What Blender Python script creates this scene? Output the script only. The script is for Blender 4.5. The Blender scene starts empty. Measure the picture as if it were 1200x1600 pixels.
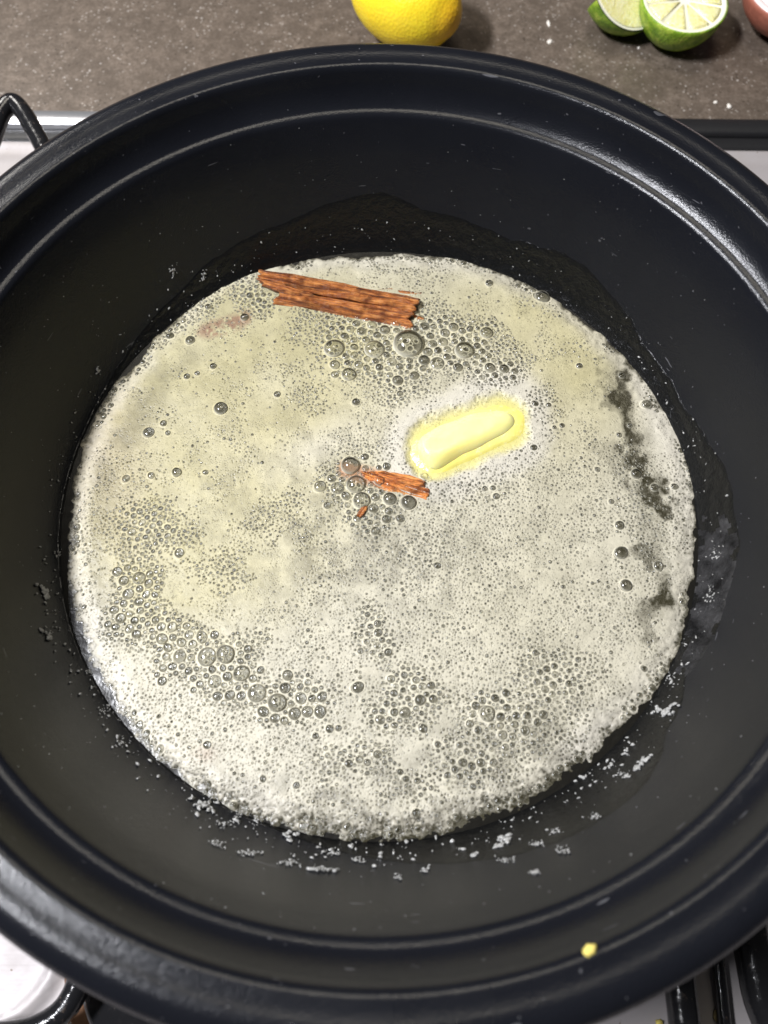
import bpy, bmesh, math, random
import numpy as np
from mathutils import Vector, Matrix, noise as mnoise

C = bpy.context.scene.collection
RND = random.Random(7)
rng = np.random.default_rng(11)

# ------------------------------------------------------------------ camera
H = 0.108                       # height of the pot rim above the hob
ZF = H - 0.0612                 # height of the foam
CAM = np.array([.00156, -.1108, .2937]); PITCH = .4036
cam = bpy.data.objects.new('camera', bpy.data.cameras.new('camera')); C.objects.link(cam)
cam.location = CAM; cam.rotation_euler = (PITCH, 0, 0)
cam.data.lens = 27; cam.data.sensor_width = 36; cam.data.clip_start = .01; cam.data.clip_end = 20
cam.data.dof.use_dof = True; cam.data.dof.focus_distance = .283; cam.data.dof.aperture_fstop = 11
bpy.context.scene.camera = cam

# ------------------------------------------------------------------ world, lamps, exposure
w = bpy.data.worlds.new('World'); bpy.context.scene.world = w; w.use_nodes = True
bg = w.node_tree.nodes['Background']; bg.inputs[0].default_value = (.92, .93, 1, 1); bg.inputs[1].default_value = .045

def area(name, loc, target, sx, sy, power, col):
    l = bpy.data.lights.new(name, 'AREA'); l.shape = 'RECTANGLE'; l.size = sx; l.size_y = sy
    l.energy = power; l.color = col
    o = bpy.data.objects.new(name, l); C.objects.link(o); o.location = loc
    d = Vector(target) - Vector(loc)
    o.rotation_euler = d.to_track_quat('-Z', 'Y').to_euler()
    return o
area('window_light', (-.54, -.02, .88), (0.02, .05, .08), .26, .07, 19.5, (.94, .95, 1))
area('ceiling_light', (0., .45, 1.25), (0, 0, 0), .4, .4, 4.4, (1, .93, .80))
area('hood_lamp', (-.46, .52, .52), (-.05, .1, 0), .16, .16, 2.1, (1, .96, .90))

vs = bpy.context.scene.view_settings
vs.view_transform = 'Standard'; vs.look = 'None'; vs.gamma = 1; vs.exposure = 0
bpy.context.scene.cycles.transparent_max_bounces = 16

# ------------------------------------------------------------------ helpers
def link(name, me, mats, parent=None, label=None, cat=None, group=None, kind=None, loc=None, smooth=True):
    o = bpy.data.objects.new(name, me); C.objects.link(o)
    if mats is not None and not me.materials:
        for m in (mats if isinstance(mats, (list, tuple)) else [mats]): me.materials.append(m)
    if smooth and len(me.polygons): me.polygons.foreach_set('use_smooth', [True] * len(me.polygons))
    if parent: o.parent = parent
    if loc is not None: o.location = loc
    tag(o, label, cat, group, kind)
    return o
def tag(o, label=None, cat=None, group=None, kind=None):
    if label: o['label'] = label
    if cat: o['category'] = cat
    if group: o['group'] = group
    if kind: o['kind'] = kind
    return o
def empty(name, loc, label, cat, group=None, rot=(0, 0, 0)):
    o = bpy.data.objects.new(name, None); C.objects.link(o); o.location = loc; o.rotation_euler = rot
    o.empty_display_size = .01
    return tag(o, label, cat, group)
def mesh(name, v, f):
    me = bpy.data.meshes.new(name); me.from_pydata([tuple(p) for p in v], [], [tuple(q) for q in f]); me.update(); return me
def recalc(me):
    b = bmesh.new(); b.from_mesh(me); bmesh.ops.recalc_face_normals(b, faces=b.faces); b.to_mesh(me); b.free(); return me

FW = np.array([0, math.sin(PITCH), -math.cos(PITCH)]); UP = np.array([0, math.cos(PITCH), math.sin(PITCH)])
def to_px(P):
    d = P - CAM; z = d @ FW
    return 600 + 1200 * d[..., 0] / z, 800 - 1200 * (d @ UP) / z
def ray(px, py):
    return FW + (px - 600) / 1200 * np.array([1., 0, 0]) + (800 - py) / 1200 * UP
def at(px, py, z):
    """Point of the level plane z under a spot measured in the photograph."""
    d = ray(px, py); return CAM + (z - CAM[2]) / d[2] * d

def vnoise(x, y, scale, seed, octaves=1):
    out = 0; amp = 1; tot = 0
    for k in range(octaves):
        r = np.random.default_rng(seed + 97 * k).random((64, 64))
        u = x / scale * 2 ** k; v = y / scale * 2 ** k
        iu = np.floor(u).astype(int); iv = np.floor(v).astype(int); fu = u - iu; fv = v - iv
        fu = fu * fu * (3 - 2 * fu); fv = fv * fv * (3 - 2 * fv)
        g = lambda a, b: r[a % 64, b % 64]
        val = (g(iu, iv) * (1 - fu) + g(iu + 1, iv) * fu) * (1 - fv) + (g(iu, iv + 1) * (1 - fu) + g(iu + 1, iv + 1) * fu) * fv
        out = out + amp * val; tot += amp; amp *= .5
    return out / tot
def sstep(a, b, x):
    t = np.clip((x - a) / (b - a), 0, 1); return t * t * (3 - 2 * t)

# ------------------------------------------------------------------ materials
class NT:
    def __init__(s, name):
        s.m = bpy.data.materials.new(name); s.m.use_nodes = True; s.t = s.m.node_tree; s.n = s.t.nodes; s.l = s.t.links
        s.b = s.n['Principled BSDF']; s.out = s.n['Material Output']
    def new(s, typ, **kw):
        n = s.n.new(typ)
        for k, v in kw.items(): setattr(n, k, v)
        return n
    def put(s, sock, v):
        if hasattr(v, 'is_output') or isinstance(v, bpy.types.NodeSocket): s.l.new(v, sock)
        elif isinstance(v, (tuple, list)) and len(v) == 3 and sock.type == 'RGBA': sock.default_value = (*v, 1)
        else: sock.default_value = v
    def coord(s, kind='Object', scale=(1, 1, 1)):
        c = s.new('ShaderNodeTexCoord'); m = s.new('ShaderNodeMapping'); s.l.new(c.outputs[kind], m.inputs[0]); m.inputs['Scale'].default_value = scale
        return m.outputs[0]
    def noise(s, vec, scale, detail=3, rough=.5, dist=0):
        n = s.new('ShaderNodeTexNoise'); s.l.new(vec, n.inputs['Vector'])
        n.inputs['Scale'].default_value = scale; n.inputs['Detail'].default_value = detail; n.inputs['Roughness'].default_value = rough; n.inputs['Distortion'].default_value = dist
        return n.outputs['Fac']
    def voro(s, vec, scale, feature='F1', out='Distance', rand=1):
        n = s.new('ShaderNodeTexVoronoi', feature=feature); s.l.new(vec, n.inputs['Vector']); n.inputs['Scale'].default_value = scale; n.inputs['Randomness'].default_value = rand
        return n.outputs[out]
    def ramp(s, fac, *stops):
        r = s.new('ShaderNodeValToRGB'); s.l.new(fac, r.inputs[0]); e = r.color_ramp.elements
        while len(e) < len(stops): e.new(.5)
        for el, (p, c) in zip(e, stops):
            el.position = p; el.color = (c, c, c, 1) if not isinstance(c, (tuple, list)) else (*c, 1)
        return r.outputs[0]
    def mix(s, fac, a, b, blend='MIX'):
        n = s.new('ShaderNodeMix', data_type='RGBA', blend_type=blend); s.put(n.inputs[0], fac); s.put(n.inputs[6], a); s.put(n.inputs[7], b); return n.outputs[2]
    def math(s, op, a, b=0, clamp=False):
        n = s.new('ShaderNodeMath', operation=op, use_clamp=clamp); s.put(n.inputs[0], a); s.put(n.inputs[1], b); return n.outputs[0]
    def bump(s, h, strength=.5, dist=.001, prev=None):
        n = s.new('ShaderNodeBump'); s.l.new(h, n.inputs['Height']); n.inputs['Strength'].default_value = strength; n.inputs['Distance'].default_value = dist
        if prev is not None: s.l.new(prev, n.inputs['Normal'])
        return n.outputs[0]
    def set(s, **kw):
        for k, v in kw.items(): s.put(s.b.inputs[k.replace('_', ' ')], v)
        return s.m

def mat_pot():
    s = NT('black_enamel'); v = s.coord()
    grain = s.noise(v, 1700, 3, .6); blot = s.noise(v, 28, 4, .6)
    base = s.mix(blot, (.0048, .0053, .0074), (.0086, .0094, .0124))
    spk = s.math('GREATER_THAN', s.noise(v, 620, 1, .5), .775)
    base = s.mix(s.math('MULTIPLY', spk, .35), base, (.16, .16, .17))
    sv = s.coord('Object', (90, 90, 700)); scr = s.math('GREATER_THAN', s.noise(sv, 1, 2, .4), .762)
    base = s.mix(s.math('MULTIPLY', scr, .5), base, (.12, .12, .13))
    bn = s.bump(grain, .5, .0002); bn = s.bump(s.noise(v, 330, 3), .12, .0003, bn)
    r = s.new('ShaderNodeMapRange'); s.l.new(blot, r.inputs[0]); r.inputs[3].default_value = .15; r.inputs[4].default_value = .26
    return s.set(Specular_IOR_Level=.28, Base_Color=base, Roughness=r.outputs[0], Normal=bn)
def mat_oil():
    s = NT('melted_butter_oil'); v = s.coord()
    n = s.noise(v, 420, 4, .65); n2 = s.noise(v, 1500, 2, .5)
    bn = s.bump(n, .55, .0008); bn = s.bump(n2, .3, .0003, bn)
    return s.set(Base_Color=(.0042, .0044, .0046), Roughness=.24, Specular_IOR_Level=.35, Normal=bn)
def mat_pool():
    s = NT('melted_butter_pool'); v = s.coord()
    bn = s.bump(s.noise(v, 260, 3, .5), .35, .0006)
    return s.set(Base_Color=(.008, .0075, .006), Roughness=.25, Specular_IOR_Level=.3, Normal=bn)
def mat_foam():
    s = NT('butter_froth')
    a = s.new('ShaderNodeAttribute', attribute_name='froth'); col = a.outputs['Color']; cov = a.outputs['Alpha']
    v = s.coord()
    fine = s.noise(v, 2300, 2, .6); mid = s.noise(v, 500, 3, .65)
    vo = s.voro(v, 1500, 'F1'); pit = s.ramp(vo, (.10, 1.), (.42, 0.))
    pm = s.ramp(s.noise(v, 150, 3), (.36, .12), (.62, 1))
    c2 = s.math('SUBTRACT', cov, s.math('MULTIPLY', s.math('MULTIPLY', pit, pm), .5))
    c2 = s.math('SUBTRACT', c2, s.math('MULTIPLY', s.ramp(fine, (.52, 0), (.78, 1)), .20), True)
    dk = (.027, .024, .012)
    cc = s.mix(s.ramp(mid, (.3, 0), (.7, 1)), s.mix(.84, (0, 0, 0), col), col)
    c = s.mix(c2, dk, cc)
    rr = s.new('ShaderNodeMapRange'); s.l.new(c2, rr.inputs[0]); rr.inputs[3].default_value = .18; rr.inputs[4].default_value = .5
    bn = s.bump(fine, .5, .0003); bn = s.bump(c2, .5, .0004, bn)
    return s.set(Base_Color=c, Roughness=rr.outputs[0], Normal=bn)
def mat_bubble():
    s = NT('bubble_film')
    tr = s.new('ShaderNodeBsdfTransparent'); tr.inputs[0].default_value = (.98, .98, .95, 1)
    gl = s.new('ShaderNodeBsdfGlossy'); gl.inputs['Roughness'].default_value = .13
    df = s.new('ShaderNodeBsdfDiffuse'); df.inputs[0].default_value = (.74, .71, .58, 1)
    fr = s.new('ShaderNodeFresnel'); fr.inputs[0].default_value = 1.28
    m1 = s.new('ShaderNodeMixShader'); s.l.new(s.math('ADD', fr.outputs[0], .035), m1.inputs[0]); s.l.new(tr.outputs[0], m1.inputs[1]); s.l.new(gl.outputs[0], m1.inputs[2])
    # the film is thicker and milky round its foot
    a = s.new('ShaderNodeAttribute', attribute_name='foot')
    m2 = s.new('ShaderNodeMixShader'); s.l.new(a.outputs['Fac'], m2.inputs[0]); s.l.new(m1.outputs[0], m2.inputs[1]); s.l.new(df.outputs[0], m2.inputs[2])
    s.l.new(m2.outputs[0], s.out.inputs[0]); s.n.remove(s.b)
    return s.m
def mat_butter():
    s = NT('soft_butter'); v = s.coord()
    c = s.mix(s.noise(v, 120, 3), (.90, .80, .27), (.93, .86, .40))
    bn = s.bump(s.noise(v, 180, 3), .15, .001)
    return s.set(Base_Color=c, Roughness=.28, Normal=bn, Subsurface_Weight=.85, Subsurface_Radius=(.006, .005, .002), Subsurface_Scale=1.)
def mat_bark(nm='cinnamon_bark', k=.92):
    s = NT(nm); v = s.coord('Object', (110, 950, 950)); w_ = s.coord()
    g = s.noise(v, 1, 5, .72); b = s.noise(w_, 190, 3, .6)
    c = s.ramp(g, (.31, (.045, .010, .004)), (.44, (.28, .075, .018)), (.56, (.62, .225, .055)), (.74, (.80, .42, .15)))
    c = s.mix(1, c, (k, k * 1.02, k * 1.05), 'MULTIPLY')
    cs_ = s.noise(s.coord('Object', (28, 330, 330)), 1, 2, .5)
    c = s.mix(s.ramp(cs_, (.36, .75), (.47, 0)), c, (.055, .014, .006))
    c = s.mix(s.ramp(b, (.50, 0), (.72, .85)), c, (.075, .016, .008))
    bn = s.bump(g, 1., .0016)
    return s.set(Base_Color=c, Roughness=s.ramp(b, (.3, .38), (.6, .12)), Normal=bn)
def mat_worktop():
    s = NT('speckled_worktop'); v = s.coord()
    a = s.noise(v, 520, 5, .75); b = s.noise(v, 45, 4, .6); m = s.noise(v, 170, 3, .6)
    c = s.ramp(a, (.30, (.085, .066, .050)), (.50, (.150, .118, .093)), (.72, (.235, .195, .162)))
    c = s.mix(s.ramp(m, (.40, .55), (.62, 0)), c, (.070, .054, .041))
    def chips(c, scale, col, lo, hi, thr, amt, seedscale):
        ch = s.ramp(s.voro(v, scale, 'F1'), (lo, 1), (hi, 0)); sel = s.math('GREATER_THAN', s.noise(v, seedscale, 1), thr)
        return s.mix(s.math('MULTIPLY', s.math('MULTIPLY', ch, sel), amt), c, col)
    c = chips(c, 360, (.40, .36, .32), .16, .26, .50, .75, 150)
    c = chips(c, 190, (.52, .48, .44), .09, .15, .57, .85, 90)
    c = chips(c, 300, (.030, .022, .016), .14, .24, .54, .75, 130)
    c = s.mix(s.ramp(b, (.35, 0), (.7, .6)), c, (.072, .056, .043))
    bn = s.bump(a, .2, .0005)
    return s.set(Base_Color=c, Roughness=.38, Normal=bn)
def mat_steel():
    s = NT('hob_steel'); v = s.coord()
    br = s.noise(s.coord('Object', (14, 900, 14)), 1, 3, .5)
    st = s.noise(v, 34, 4, .65)
    c = s.mix(s.ramp(st, (.42, 0), (.72, .5)), (.36, .335, .335), (.27, .24, .215))
    sp = s.math('GREATER_THAN', s.noise(v, 330, 2), .735)
    c = s.mix(s.math('MULTIPLY', sp, .75), c, (.12, .085, .05))
    r = s.ramp(st, (.3, .42), (.7, .60))
    bn = s.bump(br, .06, .0004); bn = s.bump(s.noise(v, 500, 2), .08, .0004, bn)
    return s.set(Base_Color=c, Metallic=.15, Roughness=r, Normal=bn)
def mat_simple(name, col, rough=.4, var=.15, scale=300, bump=.15, metallic=0, dist=.0005, **kw):
    s = NT(name); v = s.coord(); n = s.noise(v, scale, 4, .6)
    c = s.mix(n, tuple(x * (1 - var) for x in col), tuple(min(1, x * (1 + var)) for x in col))
    return s.set(Base_Color=c, Roughness=rough, Metallic=metallic, Normal=s.bump(n, bump, dist), **kw)
def mat_rod():
    s = NT('black_enamelled_rod'); v = s.coord()
    g = s.noise(v, 330, 4, .7); gr = s.ramp(g, (.62, 0), (.72, 1))
    c = s.mix(s.math('MULTIPLY', gr, .5), (.010, .010, .011), (.075, .05, .035))
    return s.set(Base_Color=c, Roughness=s.ramp(g, (.5, .12), (.72, .34)), Normal=s.bump(g, .25, .0007))
def mat_lemon():
    s = NT('lemon_peel'); v = s.coord()
    p = s.voro(v, 620, 'F1'); n = s.noise(v, 60, 3)
    g = s.new('ShaderNodeSeparateXYZ'); s.l.new(v, g.inputs[0])
    tip = s.ramp(s.math('MULTIPLY', g.outputs[0], 25), (.62, 0), (.9, 1))
    c = s.mix(n, (.86, .60, .015), (.90, .70, .03)); c = s.mix(s.math('MULTIPLY', tip, .8), c, (.80, .36, .02))
    return s.set(Base_Color=c, Roughness=.35, Normal=s.bump(p, .3, .0007), Subsurface_Weight=.15, Subsurface_Radius=(.003, .002, .001), Subsurface_Scale=1.)
def mat_lime():
    s = NT('lime_peel'); v = s.coord(); n = s.noise(v, 170, 4, .65); p = s.voro(v, 700, 'F1')
    c = s.ramp(n, (.3, (.085, .17, .008)), (.5, (.20, .34, .02)), (.7, (.42, .52, .07)))
    return s.set(Base_Color=c, Roughness=.35, Normal=s.bump(p, .35, .0007))
def mat_pulp():
    s = NT('lime_pulp'); v = s.coord('Object', (300, 300, 300)); n = s.noise(v, 1, 4, .6, 1.5)
    c = s.ramp(n, (.3, (.68, .62, .22)), (.5, (.82, .77, .38)), (.72, (.90, .87, .60)))
    return s.set(Base_Color=c, Roughness=.18, Normal=s.bump(n, .5, .0008), Subsurface_Weight=.25, Subsurface_Radius=(.004, .003, .001), Subsurface_Scale=1.)
def mat_film_sheen():  # bubbly butter film; pale grey stands in for the sheen of light on it
    s = NT('bubbly_butter_film_sheen'); v = s.coord(); n = s.noise(v, 650, 5, .75, .6); b = s.ramp(s.noise(v, 140, 3), (.3, 0), (.6, 1))
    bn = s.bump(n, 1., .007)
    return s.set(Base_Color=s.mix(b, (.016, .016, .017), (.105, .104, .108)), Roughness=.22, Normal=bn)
def mat_melt():
    s = NT('clear_yellow_butter'); v = s.coord(); n = s.noise(v, 500, 4, .7); n2 = s.noise(v, 110, 3)
    c = s.mix(n2, (.74, .64, .10), (.86, .80, .30)); c = s.mix(s.ramp(n, (.58, 0), (.70, .6)), c, (.88, .84, .55))
    return s.set(Base_Color=c, Roughness=.10, Normal=s.bump(n, .35, .0006))
M = dict(melt=mat_melt(), pot=mat_pot(), smear=mat_film_sheen(), oil=mat_oil(), pool=mat_pool(), foam=mat_foam(), bubble=mat_bubble(), butter=mat_butter(), bark=mat_bark(), bark_pale=mat_bark('wet_orange_bark', 1.45),
         top=mat_worktop(), steel=mat_steel(), rod=mat_rod(), lemon=mat_lemon(), lime=mat_lime(), pulp=mat_pulp(),
         chrome=mat_simple('hob_trim_metal', (.55, .55, .57), .28, .08, 200, .1, .8),
         seal=mat_simple('black_seal', (.012, .012, .013), .45),
         pith=mat_simple('pale_pith', (.84, .82, .66), .5, .05, 500, .2),
         curd=mat_simple('milk_solids', (.34, .34, .33), .16, .4, 900, .6),
         drop=mat_simple('butter_droplet', (.11, .11, .105), .08, .3, 900, .3),
         skin=mat_simple('red_onion_skin', (.34, .115, .075), .45, .3, 330, .35),
         onion=mat_simple('onion_flesh', (.80, .70, .68), .3, .1, 300, .2),
         crumb=mat_simple('white_crumb', (.72, .68, .62), .6, .1, 800, .4),
         garlic=mat_simple('yellow_garlic', (.80, .66, .16), .4, .2, 500, .5),
         herb=mat_simple('brown_green_crumb', (.22, .17, .07), .6, .5, 900, .5),
         burnt=mat_simple('burnt_steel', (.26, .14, .08), .3, .6, 240, .3, .5))

# ------------------------------------------------------------------ setting: worktop and hob
ROT = -.0173                                         # the hob's back edge runs a touch off square
def hobpt(x, y): return (x, y + ROT * x)
Y0 = .2461
def extrude_profile(name, prof, mat, x0=-.6, x1=.6, n=40, **kw):
    v = []; f = []; m = len(prof)
    for i in range(n + 1):
        x = x0 + (x1 - x0) * i / n
        for (y, z) in prof: v.append((*hobpt(x, y), z))
    for i in range(n):
        for j in range(m - 1):
            f.append((i * m + j, i * m + j + 1, (i + 1) * m + j + 1, (i + 1) * m + j))
    return link(name, mesh(name, v, f), mat, **kw)
# worktop: one slab behind the hob (and round under it)
v = []; f = []
nx, ny = 60, 40
for j in range(ny + 1):
    for i in range(nx + 1):
        v.append((-1.2 + 2.4 * i / nx, -1.0 + 2.6 * j / ny, -.004))
for j in range(ny):
    for i in range(nx): f.append((j * (nx + 1) + i, j * (nx + 1) + i + 1, (j + 1) * (nx + 1) + i + 1, (j + 1) * (nx + 1) + i))
for k, z in enumerate((-.004, -.044)): pass
wt = link('worktop', mesh('worktop', v, f), M['top'], kind='structure')
so = wt.modifiers.new('slab', 'SOLIDIFY'); so.thickness = .04; so.offset = -1

hob = empty('gas_hob', (0, 0, 0), 'stained pale steel gas hob under the black pot, in front of the speckled worktop', 'hob')
lip = [(Y0, -.004), (Y0, -.0012), (Y0 - .0006, -.0003), (Y0 - .0018, .0002), (Y0 - .0060, .0003), (Y0 - .0095, .0), (Y0 - .0108, -.0008), (Y0 - .011, -.003)]
extrude_profile('trim_strip', lip, M['chrome'], x1=0, n=20, parent=hob)
extrude_profile('trim_strip', lip, M['seal'], x0=.0002, n=20, parent=hob, label='black stretch of the trim strip along the back of the hob')
ch = [(Y0 - .011, -.0032), (Y0 - .0135, -.0022), (Y0 - .0175, -.0028), (Y0 - .0232, -.0030), (Y0 - .0236, -.0012)]
extrude_profile('edge_seal', ch, M['seal'], parent=hob)
# steel plate, a fine sheet with pressed grooves and a pressed bead round the front left corner
ys = np.concatenate([np.array([.0236, .0237, .0240, .0246, .0256, .0268, .028, .030, .033, .036, .040, .046]), np.linspace(.052, .62, 260)])
xs = np.linspace(-.42, .42, 380)
X, Yd = np.meshgrid(xs, ys); YY = Y0 - Yd
Z = np.where(Yd < .0239, -.0015, 0) + .0006 * np.exp(-((Yd - .0256) / .0013) ** 2) - .0012 * np.exp(-((Yd - .0315) / .0028) ** 2)
cc = at(-12, 1490, 0); rr = np.hypot(X - cc[0], (YY - cc[1]))
rsel = np.where((X > cc[0]) | (YY < cc[1]), rr, 9)
Z = Z + .0022 * np.exp(-((rsel - .0225) / .0016) ** 2) - .0005 * np.exp(-((rsel - .0265) / .0020) ** 2)
YW = YY + ROT * X
V = np.stack([X, YW, Z], -1).reshape(-1, 3); nxx = len(xs)
idx = np.arange(len(ys) * nxx).reshape(len(ys), nxx)
F = np.stack([idx[1:, :-1], idx[1:, 1:], idx[:-1, 1:], idx[:-1, :-1]], -1).reshape(-1, 4)
def np_mesh(name, V, F):
    me = bpy.data.meshes.new(name); n = F.shape[1]
    me.vertices.add(len(V)); me.vertices.foreach_set('co', V.astype(np.float32).ravel())
    me.loops.add(F.size); me.loops.foreach_set('vertex_index', F.astype(np.int32).ravel())
    me.polygons.add(len(F)); me.polygons.foreach_set('loop_start', (np.arange(len(F)) * n).astype(np.int32))
    me.polygons.foreach_set('use_smooth', np.ones(len(F), bool))
    me.update(calc_edges=True); me.validate(); return me
link('hob_plate', np_mesh('hob_plate', V, F), M['steel'], parent=hob, smooth=False)

def catmull(P, n=10):
    P = [Vector(p) for p in P]; Q = [2 * P[0] - P[1]] + P + [2 * P[-1] - P[-2]]; out = []
    for i in range(1, len(Q) - 2):
        a, b, c, d = Q[i - 1:i + 3]
        for k in range(n):
            t = k / n
            out.append(.5 * ((2 * b) + (c - a) * t + (2 * a - 5 * b + 4 * c - d) * t * t + (3 * b - a - 3 * c + d) * t ** 3))
    out.append(P[-1]); return out
def tube(name, P, r, mat, parent=None, n=10, seg=16, jit=0, flat=1, **kw):
    pts = catmull(P, n) if n else [Vector(p) for p in P]; v = []; f = []
    up = Vector((0, 0, 1))
    for i, p in enumerate(pts):
        t = (pts[min(i + 1, len(pts) - 1)] - pts[max(i - 1, 0)]).normalized()
        a = t.cross(up)
        if a.length < .1: a = t.cross(Vector((0, 1, 0)))
        a.normalize(); b = a.cross(t).normalized()
        e = min(i, len(pts) - 1 - i); sc = 1 if e > 1 else (.55, .9)[e]
        for k in range(seg):
            q = 2 * math.pi * k / seg; rj = r * sc * (1 + jit * (mnoise.noise(Vector((i * .4, k * .5, r * 999)))))
            v.append(p + a * math.cos(q) * rj + b * math.sin(q) * rj * flat)
    m = len(pts)
    for i in range(m - 1):
        for k in range(seg):
            f.append((i * seg + k, i * seg + (k + 1) % seg, (i + 1) * seg + (k + 1) % seg, (i + 1) * seg + k))
    f.append(tuple(range(seg))[::-1]); f.append(tuple((m - 1) * seg + k for k in range(seg)))
    return link(name, mesh(name, v, f), mat, parent=parent, **kw)

def pts3(*q): return [at(*p) for p in q]
# left pan support: hooked finger at the back, rounded front corner
ps = empty('pan_support', (-.16, 0, 0), 'black enamelled pan support at the left, with a hooked finger and a curved front corner', 'pan support', 'pan supports on the gas hob')
def local(o, P): return [Vector(p) - o.location for p in P]
tube('rod', local(ps, pts3((-80, 360, .012), (-40, 280, .022), (-12, 216, .030), (2, 178, .034), (19, 160, .035), (36, 175, .034), (58, 212, .031), (84, 258, .028), (150, 350, .026))), .0042, M['rod'], ps, flat=1.)
tube('rod', local(ps, pts3((118, 1440, .016), (128, 1500, .016), (122, 1540, .016), (98, 1580, .016), (60, 1606, .016), (10, 1618, .016), (-90, 1622, .016))), .0040, M['rod'], ps)
tube('rod', local(ps, pts3((-80, 360, .012), (-110, 700, .012), (-110, 1200, .012), (-90, 1622, .016))), .0036, M['rod'], ps)
# burnt rim of the burner just behind the front rod
bn_ = empty('burner', tuple(at(296, 1492, 0)), 'burnt brown and black burner edge showing below the pot at bottom left', 'burner')
def disc_ring(name, r0, r1, z0, z1, mat, parent, **kw):
    prof = [(r0, 0), (r0, z1 * .9), (r0 + .0006, z1), (r1 - .0006, z1), (r1, z1 * .9), (r1, 0)]; v = []; f = []; n = 72
    for k in range(n):
        a = 2 * math.pi * k / n
        for (r, z) in prof: v.append((r * math.cos(a), r * math.sin(a), z + z0))
    m = len(prof)
    for k in range(n):
        for j in range(m - 1): f.append((k * m + j, ((k + 1) % n) * m + j, ((k + 1) % n) * m + j + 1, k * m + j + 1))
    return link(name, recalc(mesh(name, v, f)), mat, parent=parent, **kw)
disc_ring('burner_skirt', .0350, .0405, 0, .002, M['burnt'], bn_)
disc_ring('burner_ring', .0325, .0348, 0, .004, M['chrome'], bn_)
disc_ring('burner_cap', .0005, .0324, .001, .008, M['rod'], bn_)
# right pan support: bars
pr = empty('pan_support', (.14, -.14, 0), 'black enamelled pan support whose glossy bars show below the pot at bottom right', 'pan support', 'pan supports on the gas hob')
tube('rod', local(pr, pts3((1052, 1380, .024), (1058, 1480, .024), (1063, 1545, .024), (1069, 1600, .024), (1076, 1680, .024))), .0046, M['rod'], pr)
tube('rod', local(pr, pts3((1112, 1380, .003), (1120, 1480, .003), (1128, 1560, .003), (1134, 1620, .003), (1138, 1680, .003))), .0021, M['rod'], pr)
tube('rod', local(pr, pts3((1160, 1360, .024), (1170, 1440, .024), (1179, 1500, .024), (1196, 1575, .024), (1232, 1640, .024), (1300, 1680, .024))), .0056, M['rod'], pr)
tube('rod', local(pr, pts3((1052, 1380, .024), (900, 1150, .0285), (700, 900, .0285))), .0042, M['rod'], pr)

# ------------------------------------------------------------------ the pot
pot = empty('cooking_pot', (0, 0, H - .0735), 'large matte black cast iron pot full of foaming butter, standing on the hob', 'pot')
inner = [(.1530, -.0066), (.1535, -.0046), (.1530, -.0028), (.1515, -.0013), (.1495, -.0004), (.1475, .0), (.1455, -.0005), (.1430, -.0010), (.1415, -.0009),
         (.1405, -.0011), (.1397, -.0018), (.1391, -.0032), (.1384, -.0060), (.1373, -.0088), (.1355, -.0116), (.1340, -.0131), (.1335, -.01345), (.1331, -.01355), (.1325, -.0138),
         (.1317, -.0142), (.1310, -.0152), (.1305, -.0166), (.1283, -.0215), (.1262, -.0275), (.1235, -.0350), (.1205, -.0435), (.1172, -.0520), (.1142, -.0585),
         (.1108, -.0635), (.1060, -.0672), (.1000, -.0690), (.0900, -.0699), (.0600, -.0700), (.0300, -.0700), (.0, -.0700)]
outer = [(.0, -.0735), (.0700, -.0735), (.1030, -.0735), (.1090, -.0722), (.1140, -.0680), (.1190, -.0580), (.1270, -.0380), (.1340, -.0210), (.1370, -.0150), (.1395, -.0120), (.1440, -.0105), (.1500, -.0092)]
def lathe(name, prof, n, z0=0, jitter=0):
    v = []; f = []; m = len(prof); ring = []
    for j, (r, z) in enumerate(prof):
        if r < 1e-6: ring.append([len(v)] * n); v.append((0, 0, z + z0))
        else:
            ring.append(list(range(len(v), len(v) + n)))
            for k in range(n):
                a = 2 * math.pi * k / n; dz = jitter * mnoise.noise(Vector((math.cos(a) * 2, math.sin(a) * 2, j * .3)))
                v.append(((r + dz) * math.cos(a), (r + dz) * math.sin(a), z + z0 + dz))
    for j in range(m - 1):
        for k in range(n):
            q = [ring[j][k], ring[j + 1][k], ring[j + 1][(k + 1) % n], ring[j][(k + 1) % n]]
            q2 = []
            for i in q:
                if i not in q2: q2.append(i)
            if len(q2) > 2: f.append(q2)
    return recalc(mesh(name, v, f))
link('body', lathe('body', outer + inner, 240, .0735, .0001), M['pot'], parent=pot)

PZ = np.array([H + z for r, z in inner[17:]])[::-1]; PR = np.array([r for r, z in inner[17:]])[::-1]
def wall_r(z): return np.interp(z, PZ, PR)
def on_wall(px, py):
    """Where the line of sight of a photo spot meets the pot's inside."""
    d = ray(px, py); lo = (H + .0 - CAM[2]) / d[2]; hi = (H - .0699 - CAM[2]) / d[2]
    ok = lambda t: np.hypot(*(CAM + t * d)[:2]) < wall_r((CAM + t * d)[2])
    ts = np.linspace(lo, hi, 200); prev = lo
    start = False
    for t in ts:
        if ok(t): start = True
        elif start: hi = t; lo = prev; break
        prev = t
    else: return CAM + hi * d
    for _ in range(25):
        mid = (lo + hi) / 2
        if ok(mid): lo = mid
        else: hi = mid
    return CAM + lo * d
def wall_frame(p):
    z = p[2]; th = math.atan2(p[1], p[0]); e = .0008
    dr = (wall_r(z + e) - wall_r(z - e)) / (2 * e)
    n = Vector((-math.cos(th), -math.sin(th), dr)).normalized()
    if z < H - .069: n = Vector((0, 0, 1))
    return n

# ------------------------------------------------------------------ butter foam
foam = empty('butter_foam', (0, 0, ZF), 'cream coloured foaming melted butter covering the bottom of the black pot', 'melted butter')
def loc3(p): return Vector(p) - Vector((0, 0, ZF))
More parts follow.
